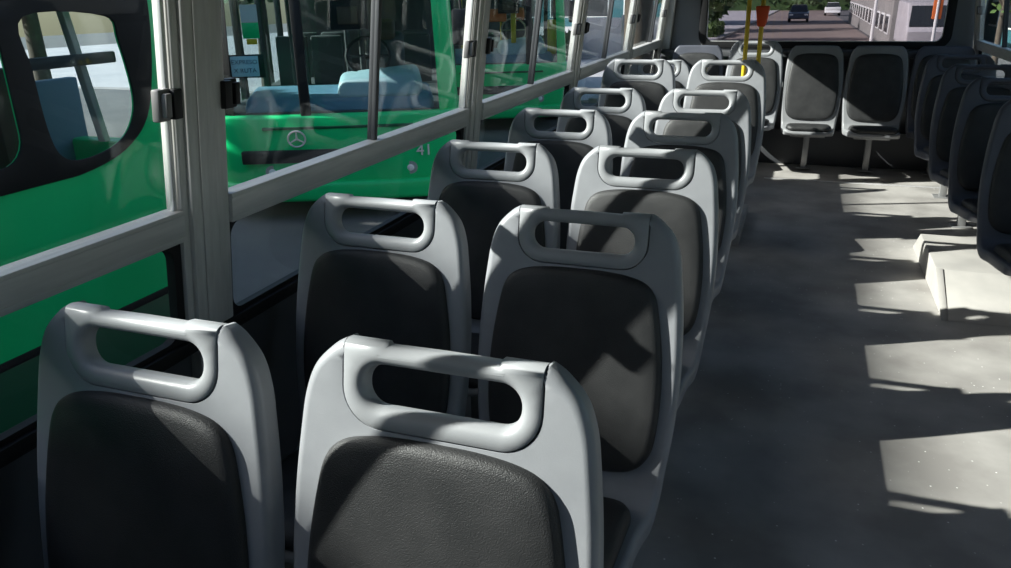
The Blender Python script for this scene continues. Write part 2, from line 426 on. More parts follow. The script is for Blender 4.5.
CUTS = [L1 + k * .008 for k in range(-1, 14)] + [SC0 + CL + k * .01 for k in range(-1, 10)]
SEND = SC0 + CL + .075

half = [(.155, -.004), (.178, .010), (.208, .042), (.2245, .085), (.233, .14), (.243, .24), (.248, .36), (.244, .48), (.232, .60), (.220, .70),
        (.208, .80), (.205, .92), (.195, SEND - .06), (.165, SEND - .016), (.11, SEND)]
right = catmull(half, 5, False)
def mirror(h): return h + [(-x, y) for x, y in h[::-1]]
SC = .0615                                                  # s of the hand-hole's centre
def stadium(hw, hh, c, n=8): return rrect(-hw, hw, c - hh, c + hh, hh * .98, n)
def half_stadium():                                         # notch for the grip, from upper left round to upper right
    p = []
    for k in range(9):
        t = R(180 - 90 * k / 8); p.append((-.155 + .062 + .062 * math.cos(t), SC + .003 - .062 * -math.sin(t)))
    q = [(-x, y) for x, y in p[::-1]]
    return [(-.155, .03)] + p + q + [(.155, .03)]
shell_outline = mirror(right) + half_stadium()
shell_plain = mirror(catmull([(.0, .004), (.09, .004)] + [(.15, .006)] + half[1:], 5, False))[1:-1]
def shell_bm(outline):
    return plate(outline, [], bevel_prof(.017, .05, .012, 4), CUTS + [.2, .32, .44, .55, .75, .85, .95], smap,
                 wf=lambda x, y: ((.08, 1) if y < .02 else (.08, .08)) if abs(x) < .157 and y < .145 else (1, 1))

# grip: a thick loop round the hand-hole; its top bar is a slimmer tube between two collars
def grip_loops():
    o = []
    # square at the top, where it runs into the shoulders, round at the bottom
    for x, y in rrect(-.1535, .1535, SC - .0665, SC + .0640, .060, 10):
        if y < SC - .006: continue
        o.append((x, y))
    o += [(-.1535, SC - .03), (-.1535, SC - .0655), (.1535, SC - .0655), (.1535, SC - .03)]
    out = []
    for i in range(len(o)):
        a, b = o[i], o[(i + 1) % len(o)]
        out.append(a)
        if abs(a[1] - b[1]) < 1e-6 and abs(a[0] - b[0]) > .1 and a[1] < SC:      # the top edge
            sg = 1 if b[0] > a[0] else -1
            for q, dy in ((.090, 0), (.087, .0045), (0, .0035), (-.087, .0045), (-.090, 0)): out.append((-sg * q, a[1] + dy))
    return out, rrect(-.1215, .1215, SC - .0315, SC + .0325, .0305, 8)
go, gh = grip_loops()
def grip_bm():
    b = plate(go, [gh], bevel_prof(.0165, .040, .014, 7, .002), (), None,
              wf=lambda x, y: (.08, .08) if y > SC + .0345 or (abs(x) > .1235 and y > SC) else ((.08, 1) if abs(x) > .1235 else (1, 1)))
    for v in b.verts:                                         # the bar between the collars lies a little deeper
        v.co = Vector(smap(*v.co))
    return b
padh = catmull([(0, .132), (.06, .133), (.115, .139), (.155, .152), (.179, .178), (.192, .225), (.206, .32), (.211, .42), (.205, .52), (.190, .567), (.160, .598), (.11, .611), (0, .616)], 4, False)
pad_out = mirror(padh)[1:-1]
pad_out = padh[:-1] + [(-x, y) for x, y in padh[::-1]][:-1]
cs0, cs1 = SC0 - .012, SC0 + CL + .045
cush_out = rrect(-.180, .180, cs0, cs1, .055, 7)
PE = [(0, .0), (0, .004), (.002, .010), (.006, .0150), (.012, .0185), (.020, .021)]
CE = [(0, .0), (0, .010), (.003, .020), (.009, .028), (.018, .033), (.028, .035)]
def refine(pts, step=.02):
    o = []
    for a, b in zip(pts, pts[1:] + pts[:1]):
        n = max(1, int(math.hypot(b[0] - a[0], b[1] - a[1]) / step))
        for k in range(n): o.append((a[0] + (b[0] - a[0]) * k / n, a[1] + (b[1] - a[1]) * k / n))
    return o
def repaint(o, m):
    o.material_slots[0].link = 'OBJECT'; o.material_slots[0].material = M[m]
def make_seat(label, group, plain=False, leg=True, name='bus_seat', cat='seat', nopad_grip=False):
    t = empty(name, (0, 0, 0), 0, label, cat, group)
    sh = obj('seat_shell', shell_bm(shell_plain if plain else shell_outline), M['shell'], t, angle=50)
    sh.modifiers.new('wn', 'WEIGHTED_NORMAL')
    if not plain:
        g = obj('grab_handle', grip_bm(), M['grip'], t, angle=80)
    po = pad_out
    if plain: po = [(x * 1.02, .616 - (.616 - y) * 1.13) for x, y in pad_out]
    obj('back_pad', cushion(po, (0, .37), PE, .006, smap), M['pad'], t, angle=60)
    obj('seat_cushion', cushion(refine(cush_out), (0, (cs0 + cs1) / 2), CE, .006, smap), M['pad'], t, angle=60)
    if leg:
        b = bmesh.new(); bx(b, -.024, .024, -.215, -.165, .004, .300, .004)
        bx(b, -.14, .14, -.40, -.15, .290, .3125, .004); l = obj('pedestal', b, M['steel'], t)
        b = bmesh.new(); bx(b, -.06, .06, -.25, -.13, 0, .006, .002); obj('foot_plate', b, M['steel'], l)
    return t
GA, GW, GR = 'aisle-side seats of the left block', 'window-side seats of the left block', 'single seats along the right wall'
XA, XW = -.4320, -.9500
YS = [.8956, 1.690, 2.485, 3.295, 4.10, 5.07, 5.87]
ZA = [0, 0, 0, 0, 0, .068, .11]
LA = ['nearest aisle-side grey seat with black pad, cut off by the photo bottom',
      'second grey aisle-side seat, small latch shadow on its half-shaded pad',
      'third grey aisle-side seat from the camera, thin diagonal shadow stripe on its lit pad',
      'fourth grey aisle-side seat from the camera, its right shoulder in shadow',
      'fifth grey aisle-side seat from the camera, just in front of the raised platform row',
      'sixth grey aisle-side seat on the raised platform, yellow poles rising behind it']
LW = ['nearest grey window-side seat at lower left, beside the green bus',
      'second grey window-side seat from the camera, beside the first window pillar',
      'third grey window-side seat from the camera, its pad mostly dark',
      'fourth grey window-side seat from the camera, beside the second window pillar',
      'fifth grey window-side seat from the camera, one in front of the platform row',
      'sixth grey window-side seat on the raised platform by the last left pillar',
      'farthest grey window-side seat, showing only a corner behind the sixth']
seat = make_seat(LA[0], GA); seat.location = (XA, YS[0], 0)
for k in range(1, 6):
    s = dup(seat, (XA + (.02 if k == 5 else 0), YS[k], ZA[k]), LA[k])
for k in range(7):
    s = dup(seat, (XW, YS[k] - .022, ZA[k] - (.04 if k == 6 else 0)), LW[k]); s['group'] = GW
    if k == 6: s.location.z = 0
LR = ['nearest dark seat at the right photo edge, in shade along the right wall',
      'second dark right-wall seat from the camera, light showing through its hand hole',
      'third dark right-wall seat from the camera, standing behind the wheel arch cover',
      'farthest dark right-wall seat, closest to the rear bench']
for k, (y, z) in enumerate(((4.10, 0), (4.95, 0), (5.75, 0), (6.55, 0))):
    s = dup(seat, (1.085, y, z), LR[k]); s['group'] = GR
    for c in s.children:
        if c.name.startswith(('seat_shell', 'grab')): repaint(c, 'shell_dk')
# rear bench: five separate seats without hand-holes
LB = ['leftmost rear bench seat, dark, in the left rear corner', 'grey rear seat with hand hole, half hidden by the sixth aisle seat and the poles',
      'middle rear bench seat under the rear window, a sunlit patch on its black pad', 'rear bench seat right of the middle one, shaded pad, lit cushion edge',
      'rightmost rear bench seat, dark, in the right rear corner']
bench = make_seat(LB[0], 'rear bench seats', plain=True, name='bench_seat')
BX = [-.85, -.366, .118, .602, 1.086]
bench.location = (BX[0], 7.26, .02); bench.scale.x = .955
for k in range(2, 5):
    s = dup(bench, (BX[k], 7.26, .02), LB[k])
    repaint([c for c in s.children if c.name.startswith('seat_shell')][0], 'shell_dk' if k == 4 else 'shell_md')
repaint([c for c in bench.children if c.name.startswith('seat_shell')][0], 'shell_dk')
s = dup(seat, (BX[1] + .004, 7.25, .05), LB[1]); s['group'] = 'rear bench seats'; s.name = 'bench_seat'; s.scale.x = .955

# yellow poles rising from the back of the sixth aisle seat
def handrail(x, y, z0, label, button=None):
    t = empty('handrail_pole', (x, y, z0), 0, label, 'pole', 'yellow poles in the rear')
    b = bmesh.new(); tube(b, [(0, 0, 0), (0, 0, 2.10 - z0)], .0135, 14); obj('pole', b, M['yellow'], t)
    b = bmesh.new(); bx(b, -.03, .03, -.045, .02, .05, .09, .006); obj('clamp', b, M['steel'], t)
    b = bmesh.new(); tube(b, [(0, 0, 2.085 - z0), (0, 0, 2.10 - z0)], [.035, .04], 16); obj('ceiling_flange', b, M['steel'], t)
    if button:
        button -= z0
        b = bmesh.new(); hexa(b, [(-.022, -.045, button), (.022, -.045, button), (.03, .02, button + .02), (-.03, .02, button + .02),
                                  (-.04, -.055, button + .12), (.04, -.055, button + .12), (.04, .03, button + .12), (-.04, .03, button + .12)], .008)
        obj('bell_box', b, M['red'], t)
    return t
handrail(-.322, 5.185, .74, 'left yellow pole rising behind the sixth aisle seat')
handrail(-.241, 5.185, .74, 'right yellow pole with a red bell box near the top', 1.245)

# ---------------------------------------------------------------- outside ground
G = -.9
def gz(y): return G - .0103 * max(0.0, y - 18.0)                   # the street falls away gently behind the bus
def strip(name, x0, x1, y0, y1, top, th, m):
    bm = bmesh.new()
    cuts = [y0] + ([18.0] if y0 < 18 < y1 else []) + [y1]
    for a, b in zip(cuts, cuts[1:]):
        za, zb = gz(a) + top, gz(b) + top
        hexa(bm, [(x0, a, za - th), (x1, a, za - th), (x1, b, zb - th), (x0, b, zb - th), (x0, a, za), (x1, a, za), (x1, b, zb), (x0, b, zb)])
    return tag(obj(name, bm, m, smooth=False), kind='structure')
strip('street_ground', -60, 60, -20, 170, 0, .1, M['asphalt'])
strip('street_road', -4.2, 3.4, 12, 168, .012, .012, M['road'])
strip('street_pavement', -40, -4.4, 17.5, 150, .06, .06, M['pave'])
strip('street_kerb', -4.4, -4.2, 17.5, 150, .10, .10, M['stone'])

# ---------------------------------------------------------------- the green bus alongside
XB = -2.95
t = empty('green_bus', (XB, .2, G), 0, 'green bus parked alongside, filling the nearest left window', 'bus', 'green buses outside')
gy0, gy1, gz1 = -6.6, 3.16, 3.045                                 # local y range from world, roof height over ground
def gm(u, v, thick, x0): return (x0 - XB, u - .2, v)
zc = lambda z: z - G
holeA = catmull([(2.44, zc(1.415)), (2.86, zc(1.405)), (2.915, zc(1.29)), (2.945, zc(1.04)), (2.89, zc(.905)), (2.78, zc(.835)), (2.62, zc(.805)), (2.50, zc(.825)), (2.445, zc(.93)), (2.43, zc(1.2))], 5)
holes = [holeA] + [rrect(a, a + 1.05, zc(.84), zc(1.62), .12) for a in (1.27, .10, -1.1, -2.3, -3.5, -4.7, -5.9)]
outer = rrect(gy0, gy1, .35, gz1, .13, 5)
obj('side_panel', plate(outer, holes, bevel_prof(.006, .018, .003, 3), fmap=lambda u, v, s: (s, u - .2, v)), M['green'], t)
bandout = catmull([(-6.4, zc(1.85)), (1.0, zc(1.85)), (2.6, zc(1.85)), (3.06, zc(1.83)), (3.12, zc(1.60)), (3.11, zc(1.30)), (3.02, zc(.97)), (2.86, zc(.82)), (2.62, zc(.752)), (2.3, zc(.742)), (1.0, zc(.74)), (-6.4, zc(.74))], 6)
obj('window_band', plate(bandout, [inset(h if area(h) > 0 else h[::-1], .004) for h in holes], bevel_prof(.004, .012, .001, 2, .008), fmap=lambda u, v, s: (s, u - .2, v)), M['rubber'], t)
for h in holes:
    obj('window_pane', plate(inset(h if area(h) > 0 else h[::-1], -.01), [], [(0, -.02), (0, -.026)], fmap=lambda u, v, s: (s, u - .2, v)), M['glass_bus'], t, smooth=False)
obj('far_side_panel', plate(outer, [rrect(a, a + 1.1, zc(.62), zc(1.62), .1) for a in (1.85, .55, -.75, -2.05, -3.35, -4.65)], [(0, 0), (0, -.06)], fmap=lambda u, v, s: (s - 2.44, u - .2, v)), M['busgrey'], t)
for a in (1.85, .55, -.75, -2.05, -3.35, -4.65):
    obj('far_pane', plate(rrect(a - .02, a + 1.12, zc(.60), zc(1.64), .1), [], [(0, -.02), (0, -.026)], fmap=lambda u, v, s: (s - 2.44, u - .2, v)), M['glass_tint'], t, smooth=False)
b = bmesh.new(); bx(b, -2.44, -.06, gy0 + .1 - .2, gy1 - .1 - .2, gz1 - .12, gz1 - .015, .02); obj('roof', b, M['busgrey'], t)
b = bmesh.new(); bx(b, -2.44, -.06, gy0 + .05 - .2, gy1 - .05 - .2, .42, .86); obj('chassis', b, M['busgrey'], t)
b = bmesh.new(); bx(b, -2.46, -.03, gy1 - .12 - .2, gy1 - .02 - .2, .45, zc(.80), .02); obj('front_panel', b, M['green'], t)
b = bmesh.new(); bx(b, -2.46, -.03, gy0 + .02 - .2, gy0 + .12 - .2, .45, gz1 - .05, .02); obj('rear_panel', b, M['green'], t)
b = bmesh.new(); bx(b, 0, .012, gy0 + .2 - .2, gy1 - .2 - .2, zc(.045), zc(.08), .004); obj('rub_strip', b, M['rubber'], t)
b = bmesh.new(); bx(b, 0, .008, gy0 + .2 - .2, gy1 - .2 - .2, .40, zc(.045), .003); obj('skirt', b, M['green_dk'], t)
for yy in (-4.7, 1.3):
    b = bmesh.new(); tube(b, [(-.30, yy, .48), (-.01, yy, .48)], [.47, .47], 28); wh = obj('wheel', b, M['tyre'], t)
    b = bmesh.new(); tube(b, [(-.02, yy, .48), (.016, yy, .48)], [.28, .22], 20); obj('hub', b, M['steel'], wh)
# what shows through its corner window
b = bmesh.new(); bx(b, -.10, -.06, 2.22, 2.74, zc(1.195), zc(1.245), .006); obj('sash_bar', b, M['busgrey'], t)
b = bmesh.new(); bx(b, -.34, -.26, 2.24, 2.36, .86, zc(1.20), .01); obj('brown_post', b, M['brown'], t)
b = bmesh.new(); bx(b, -.62, -.56, 2.30, 2.95, .86, zc(1.10), .01); obj('partition', b, M['blueseat'], t)
b = bmesh.new(); hexa(b, [(-.14, 2.62, zc(.84)), (-.10, 2.62, zc(.84)), (-.10, 2.655, zc(.84)), (-.14, 2.655, zc(.84)), (-.14, 2.50, zc(1.62)), (-.10, 2.50, zc(1.62)), (-.10, 2.535, zc(1.62)), (-.14, 2.535, zc(1.62))], .004)
obj('window_post', b, M['bright'], t)

dup(t, (-6.9, 2.0, G), 'far green bus behind the nearest one, glimpsed through its windows')  # added bus whose shadow keeps the asphalt beyond the second window dark
# ---------------------------------------------------------------- buses facing us
def front_bus(loc, ang, label, first):
    t = empty('green_bus', (loc[0], loc[1], G), R(ang), label, 'bus', 'green buses outside')
    Lb = 5.2 if first else 9.0
    def plan(wd, f=.0, back=Lb):
        r = catmull([(0, f), (wd * .5, f + .015), (wd * .82, f + .07), (wd * .955, f + .16), (wd, f + .34)], 5, False)
        return [(x, y) for x, y in r] + [(wd, back), (-wd, back)] + [(-x, y) for x, y in r[::-1]][:-1]
    def slab(name, wd, z0, z1, m, bev=.03, f=0.0, back=Lb, par=t):
        return obj(name, plate(plan(wd, f, back), [], bevel_prof(bev, z1 - z0, bev, 3, z1), fmap=lambda u, v, s: (u, v, s)), m, par)
    slab('lower_body', 1.25, .30, 1.17, M['green'], .04)
    slab('cabin_floor', 1.2, 1.165, 1.185, M['busgrey'], .004, .12)
    slab('bumper', 1.27, .22, .44, M['green'], .05, -.05, .6)
    slab('roof', 1.24, 2.62, 3.0, M['green'], .10, .02)
    b = bmesh.new(); bx(b, -.98, .45, -.03, .05, .66, .80, .012); obj('grille', b, M['black'], t)
    b = bmesh.new(); bx(b, -.75, .75, -.012, .05, 1.02, 1.05, .006); obj('trim_strip', b, M['green_dk'], t)
    for s in (-1, 1):
        b = bmesh.new(); hexa(b, [(s * 1.02, .10, 1.15), (s * 1.20, .22, 1.15), (s * 1.23, .40, 1.15), (s * 1.08, .34, 1.15),
                                  (s * .97, .14, 2.64), (s * 1.12, .22, 2.64), (s * 1.17, .40, 2.64), (s * 1.04, .34, 2.64)], .02); obj('corner_pillar', b, M['rubber' if first and s < 0 else 'green'], t)
        for cx, cz, r in ((1.0, .60, .10), (.70, .56, .075)):
            b = bmesh.new(); tube(b, [(s * cx, .16, cz), (s * cx, .02 + .08 * (cx > .9), cz)], [r, r * .96], 20); hl = obj('headlamp', b, M['lens'], t)
            b = bmesh.new(); tube(b, [(s * cx, .021 + .08 * (cx > .9) - .01, cz), (s * cx, .0 + .08 * (cx > .9), cz)], [r * .5, r * .3], 14); obj('bulb', b, M['lamp'], hl)
    b = bmesh.new(); bx(b, -.05, .05, .02, .08, 1.15, 2.64, .01); b2 = obj('windscreen_divider', b, M['rubber'], t); b2.location.x = -.31 if first else .5
    for x0, x1 in ((-1.04, -.31), (-.31, 1.0)) if first else ((-1.04, .5), (.5, 1.0)):
        b = bmesh.new(); hexa(b, [(x0, .05 + .08 * (abs(x0) > .9), 1.16), (x1, .05 + .08 * (abs(x1) > .9), 1.16), (x1, .056 + .08 * (abs(x1) > .9), 1.16), (x0, .056 + .08 * (abs(x0) > .9), 1.16),
                                  (x0, .07 + .08 * (abs(x0) > .9), 2.64), (x1, .07 + .08 * (abs(x1) > .9), 2.64), (x1, .076 + .08 * (abs(x1) > .9), 2.64), (x0, .076 + .08 * (abs(x0) > .9), 2.64)])
        obj('windscreen', b, M['glass_bus'], t, smooth=False)
    b = bmesh.new(); bx(b, -1.0, 1.0, .10, .16, 2.36, 2.64, .01); obj('header_panel', b, M['black'], t)
    for s in (-1, 1):
        for k in range(3 if first else 6):
            yy = 1.5 + 1.4 * k
            b = bmesh.new(); bx(b, min(s * 1.17, s * 1.24), max(s * 1.17, s * 1.24), yy, yy + .14, 1.15, 2.64, .008); obj('side_pillar', b, M['busgrey'], t)
            b = bmesh.new(); bx(b, min(s * 1.205, s * 1.210), max(s * 1.205, s * 1.210), yy - 1.26 if k else .42, yy, 1.17, 2.63); obj('side_pane', b, M['glass_bus'], t, smooth=False)
    b = bmesh.new(); bx(b, -1.22, 1.22, Lb - .08, Lb - .02, 1.1, 2.66, .01); obj('rear_panel', b, M['busgrey'], t)
    for s in (-1, 1):
        for yy in (1.3, Lb - 1.0):
            b = bmesh.new(); tube(b, [(s * .95, yy, .47), (s * 1.255, yy, .47)], [.47, .47], 24); obj('wheel', b, M['tyre'], t)
    # dashboard, wheel, driver's seat
    b = bmesh.new(); hexa(b, [(-.95, .16, 1.17), (.98, .16, 1.17), (.98, .75, 1.17), (-.95, .75, 1.17), (-.92, .26, 1.34), (.95, .26, 1.34), (.92, .74, 1.42), (-.9, .74, 1.42)], .05, 3)
    d = obj('dashboard', b, M['blueseat'], t)
    b = bmesh.new(); hexa(b, [(-.02, .22, 1.30), (.86, .22, 1.30), (.88, .76, 1.30), (-.04, .76, 1.30), (.02, .34, 1.50), (.80, .34, 1.56), (.82, .70, 1.64), (.0, .70, 1.56)], .07, 4)
    obj('instrument_hood', b, M['busint'], d)
    b = bmesh.new(); bx(b, -.02, .36, .26, .30, 2.02, 2.40, .02, 2); vz = obj('sun_visor', b, M['black'], t)
    b = bmesh.new(); bx(b, .06, .26, .245, .26, 2.08, 2.26, .01, 2); obj('visor_pocket', b, M['brown'], vz)
    b = bmesh.new(); ring = [(.30 + .23 * math.cos(a), .70 + .10 * math.sin(a), 1.72 + .20 * math.sin(a)) for a in [2 * math.pi * k / 24 for k in range(24)]]
    tube(b, ring, .017, 8, True); tube(b, [(.30, .68, 1.70), (.30, .80, 1.50)], .03, 10); tube(b, [(.08, .70, 1.72), (.52, .70, 1.72)], .013, 8)
    obj('steering_wheel', b, M['beige'] if not first else M['black'], t)
    b = bmesh.new(); bx(b, .22, .66, 1.35, 1.50, 1.1, 1.95, .06, 3); bx(b, .20, .68, 1.0, 1.5, 1.17, 1.30, .05, 3); ds = obj('driver_seat', b, M['busgrey'], t)
    b = bmesh.new(); bx(b, .33, .57, 1.30, 1.42, 1.86, 2.10, .05, 3); obj('headrest', b, M['brown'] if first else M['orange'], ds)
    for x, y in ((-.62, 1.6), (-.1, 2.6), (.15, 1.7)):
        b = bmesh.new(); tube(b, [(x, y, 1.1), (x, y, 2.64)], .022, 10); obj('interior_pole', b, M['yellow' if not first else 'busgrey'], t)
    for k in range(2 if first else 4):
        for x in (-.85, -.4, .75):
            b = bmesh.new(); bx(b, x - .2, x + .2, 3.0 + k * 1.1, 3.1 + k * 1.1, 1.1, 1.85, .03, 2); obj('passenger_seat', b, M['busgrey'], t)
    for s in (-1, 1):
        b = bmesh.new(); tube(b, [(s * 1.1, .2, 2.55), (s * 1.25, -.12, 2.45), (s * 1.27, -.14, 2.2)], .014, 8); mr = obj('mirror_arm', b, M['black'], t)
        b = bmesh.new(); bx(b, s * 1.27 - .09, s * 1.27 + .09, -.18, -.11, 1.86, 2.22, .025, 2); obj('mirror', b, M['black'], mr)
    return t
b2 = front_bus((-4.55, 7.43), 25, 'green bus facing the camera through the second left window, numbered 41', True)
b2.scale.x = 1.08; b2.location = (-4.64, 7.388, G)
# route sign behind its windscreen, badge, lettering and the fleet number
b = bmesh.new(); bx(b, -1.02, -.68, .165, .185, 1.56, 1.80, .004); sg = obj('route_board', b, M['black'], b2)
b = bmesh.new(); bx(b, -1.005, -.735, .158, .166, 1.575, 1.785, .002); obj('route_sign', b, M['signblue'], sg)
b = bmesh.new(); bx(b, -.86, -.70, .20, .206, 1.96, 2.12, .002); pn = obj('pennant', b, M['green'], b2)
b = bmesh.new(); bx(b, -.86, -.70, .20, .206, 2.122, 2.30, .002); obj('pennant_top', b, M['white'], pn)
b = bmesh.new(); bx(b, -.83, -.73, .20, .206, 1.90, 1.958, .002); obj('pennant_tip', b, M['yellow'], pn)
text_mesh('route_text', 'EXPRESO', .062, M['signink'], sg, (-.87, .156, 1.722), (R(90), 0, 0), .001)
text_mesh('route_text', 'X RUTA', .062, M['signink'], sg, (-.87, .156, 1.635), (R(90), 0, 0), .001)
text_mesh('fleet_number', '41', .17, M['white'], b2, (.85, .026, .745), (R(90), 0, R(9)), .006)
b = bmesh.new(); tube(b, [(-.42 + .085 * math.cos(a), -.012, .92 + .085 * math.sin(a)) for a in [2 * math.pi * k / 24 for k in range(24)]], .010, 8, True)
obj('badge_ring', b, M['bright'], b2)
b = bmesh.new()
for a in (90, 210, 330): tube(b, [(-.42, -.012, .92), (-.42 + .08 * math.cos(R(a)), -.012, .92 + .08 * math.sin(R(a)))], [.012, .005], 8)
obj('badge_star', b, M['bright'], b2)
b3 = front_bus((-4.99, 13.47), 25, 'green bus with yellow poles inside, behind the third left window', False)
b = bmesh.new(); bx(b, .88, 1.04, .34, .44, 1.30, 1.90, .02); obj('yellow_post', b, M['yellow'], b3)
b = bmesh.new(); bx(b, .22, .31, .36, .44, 1.42, 2.10, .02); obj('yellow_post', b, M['yellow'], b3)
b = bmesh.new(); bx(b, -.28, .14, .34, .44, 1.88, 2.10, .03, 2); obj('orange_visor', b, M['orange'], b3)

# ---------------------------------------------------------------- trees, hedge, buildings
def tree(name, x, y, h, cr, label, m='leaf', n=1500, trunk=.16, flat=.8, group='trees outside', size=.16, low=.35):
    t = empty(name, (x, y, gz(y)), random.random() * 6, label, 'tree', group)
    b = bmesh.new(); tube(b, [(0, 0, 0), (.04, .02, h * .35), (-.03, .05, h * .62), (0, 0, h * .85)], [trunk, trunk * .8, trunk * .6, trunk * .2], 10)
    for k in range(5):
        a = k * 1.3; tube(b, [(0, 0, h * .45), (cr * .35 * math.cos(a), cr * .35 * math.sin(a), h * .62), (cr * .7 * math.cos(a), cr * .7 * math.sin(a), h * .75)], [trunk * .4, trunk * .25, trunk * .08], 7)
    obj('trunk', b, M['bark'], t)
    b = bmesh.new(); blobs = []
    for k in range(9):
        a = random.random() * 6.28; rr = cr * .55 * math.sqrt(random.random())
        blobs.append((rr * math.cos(a), rr * math.sin(a), h * (low + .15 + (.8 - low) * random.random()), cr * (.4 + .25 * random.random())))
    for k in range(n):
        bxx = random.choice(blobs); d = Vector((random.gauss(0, 1), random.gauss(0, 1), random.gauss(0, 1))).normalized() * bxx[3] * (random.random() ** .35)
        c = Vector((bxx[0] + d.x, bxx[1] + d.y, min(bxx[2] + d.z * flat, h)))
        e1 = Vector((random.gauss(0, 1), random.gauss(0, 1), random.gauss(0, 1))).normalized(); e2 = e1.orthogonal().normalized()
        s = size * (.6 + .8 * random.random())
        vv = [b.verts.new(c + e1 * s * p + e2 * s * .6 * q) for p, q in ((-1, 0), (0, -1), (1, 0), (0, 1))]
        b.faces.new(vv)
    me = bpy.data.meshes.new('foliage'); b.to_mesh(me); b.free(); link('foliage', me, M[m], t, smooth=False)
    return t
tree('street_tree', -11.5, 4.2, 5.6, 2.4, 'dense tree beyond the buses, behind the second left window', n=2200)
tree('street_tree', -12.5, 10.5, 6.4, 2.8, 'tall tree far behind the numbered bus', n=2000, size=.2)
tree('street_tree', -11.5, 15.5, 6.0, 2.8, 'spreading tree behind the bus with yellow poles', n=2000, size=.2)
tree('street_tree', -13.5, 28.0, 7.0, 3.0, 'big tree beyond the sunlit paving, behind the fourth left window', n=2200, size=.22)
tree('street_tree', -2.55, 13.6, 6.5, 1.6, 'thick dark trunk just behind the bus, at its rear left corner', n=2000, size=.18, trunk=.30, low=.35)
tree('street_tree', -5.4, 44.0, 7.0, 2.9, 'leafy tree on the left kerb seen through the rear window', 'leaf2', n=2200, size=.2, trunk=.2, low=.15)
tree('street_tree', -6.6, 57.0, 9.0, 3.6, 'farther tree on the left kerb above the grey car', n=2200, size=.3, low=.05)
tree('street_tree', 9.0, 96.0, 9.0, 4.2, 'tree at the far right of the road past the white car', 'leaf2', n=2000, size=.3, low=.05)
tree('street_tree', -1.2, 140.0, 10.0, 5.5, 'tree mass at the far end of the road', n=2000, size=.4, low=.02)
tree('street_tree', 5.1, 25.8, 3.9, 1.3, 'small bare-branched tree beyond the right window', 'leaf2', n=240, size=.1, trunk=.09)
for k, yy in enumerate((.0, 6.2, 12.4)):  # added out of view to hold back skylight from the right windows
    tree('street_tree', 6.2, yy, 6.5, 2.4, ['dense tree right of the bus, level with the nearest seats', 'dense tree right of the bus, level with the middle rows', 'dense tree right of the bus, level with the rear bench'][k], n=2600, size=.24, low=.0)
def hedge(x0, x1, y0, y1, h, label, m='leaf', n=2600, size=.16):
    b = bmesh.new()
    bx(b, x0 + .15, x1 - .15, y0 + .15, y1 - .15, gz(y1), gz(y1) + h - .12)
    for k in range(n):
        f = random.random()
        c = Vector((random.uniform(x0, x1), random.uniform(y0, y1), gz((y0 + y1) / 2) + h * random.random() ** .7))
        e1 = Vector((random.gauss(0, 1), random.gauss(0, 1), random.gauss(0, 1))).normalized(); e2 = e1.orthogonal().normalized(); s = size * (.6 + random.random() * .8)
        b.faces.new([b.verts.new(c + e1 * s * p + e2 * s * .6 * q) for p, q in ((-1, 0), (0, -1), (1, 0), (0, 1))])
    me = bpy.data.meshes.new('hedge'); b.to_mesh(me); b.free()
    return tag(link('hedge', me, M[m], None, smooth=False), label, 'hedge', 'hedges along the street')
hedge(-9.2, -8.2, 26, 50, 1.0, 'low dark hedge at the far edge of the sunlit paving')
hedge(-5.4, -4.7, 48, 53, .75, 'clipped verge hedge along the left kerb behind the bus', 'leaf2', 2000, .12)

hedge(-26, 30, 148, 152, 6.0, 'long dark belt of trees closing the far end of the road', 'leaf', 6000, .6)
def building(name, x0, x1, y0, y1, h, m, cols, rows, face, label, winm='darkwin', group=None):
    """face: 'x+' or 'x-' or 'y-' carries the windows"""
    t = empty(name, ((x0 + x1) / 2, (y0 + y1) / 2, gz(y1)), 0, label, 'building', group)
    ox, oy = (x0 + x1) / 2, (y0 + y1) / 2
    b = bmesh.new(); bx(b, x0 - ox, x1 - ox, y0 - oy, y1 - oy, 0, h, .05); obj('wall', b, m, t)
    b = bmesh.new(); bx(b, x0 - ox - .15, x1 - ox + .15, y0 - oy - .15, y1 - oy + .15, h - .25, h, .03); obj('cornice', b, M['stone'], t)
    for r in range(rows):
        for c in range(cols):
            z0 = .9 + r * (h - 1.2) / rows; z1 = z0 + (h - 1.2) / rows * .58
            b = bmesh.new(); b2_ = bmesh.new()
            if face[0] == 'x':
                s = x0 - ox if face == 'x-' else x1 - ox; sg = -1 if face == 'x-' else 1
                a = y0 - oy + (y1 - y0) * (c + .2) / cols; e = a + (y1 - y0) * .6 / cols
                bx(b, min(s, s + sg * .06), max(s, s + sg * .06), a, e, z0, z1, .01); bx(b2_, min(s + sg * .06, s + sg * .075), max(s + sg * .06, s + sg * .075), a + .08, e - .08, z0 + .08, z1 - .08)
            else:
                s = y0 - oy; a = x0 - ox + (x1 - x0) * (c + .2) / cols; e = a + (x1 - x0) * .6 / cols
                bx(b, a, e, s - .06, s, z0, z1, .01); bx(b2_, a + .08, e - .08, s - .075, s - .06, z0 + .08, z1 - .08)
            f = obj('window', b, M['white'] if winm == 'darkwin' else M['stone'], t); obj('pane', b2_, M['darkwin'], f)
    return t
building('stone_building', 3.6, 7.2, 40, 78, 7.0, M['stone'], 14, 4, 'x-', 'grey stone facade with a grid of windows right of the road')
building('teal_building', 7.9, 15, 31, 49, 5.0, M['teal'], 6, 2, 'x-', 'teal rendered building beyond the right window')
building('apartment_block', -34, -8.5, 68, 78, 9, M['teal'], 8, 3, 'y-', 'pale teal block far behind the left windows')
building('depot_building', -20, -14.5, -11, .45, 10.62, M['stone'], 7, 4, 'x+', 'tall grey depot building left of the parked buses, shading them')  # added out of view; height set to cut sun through the lower panes

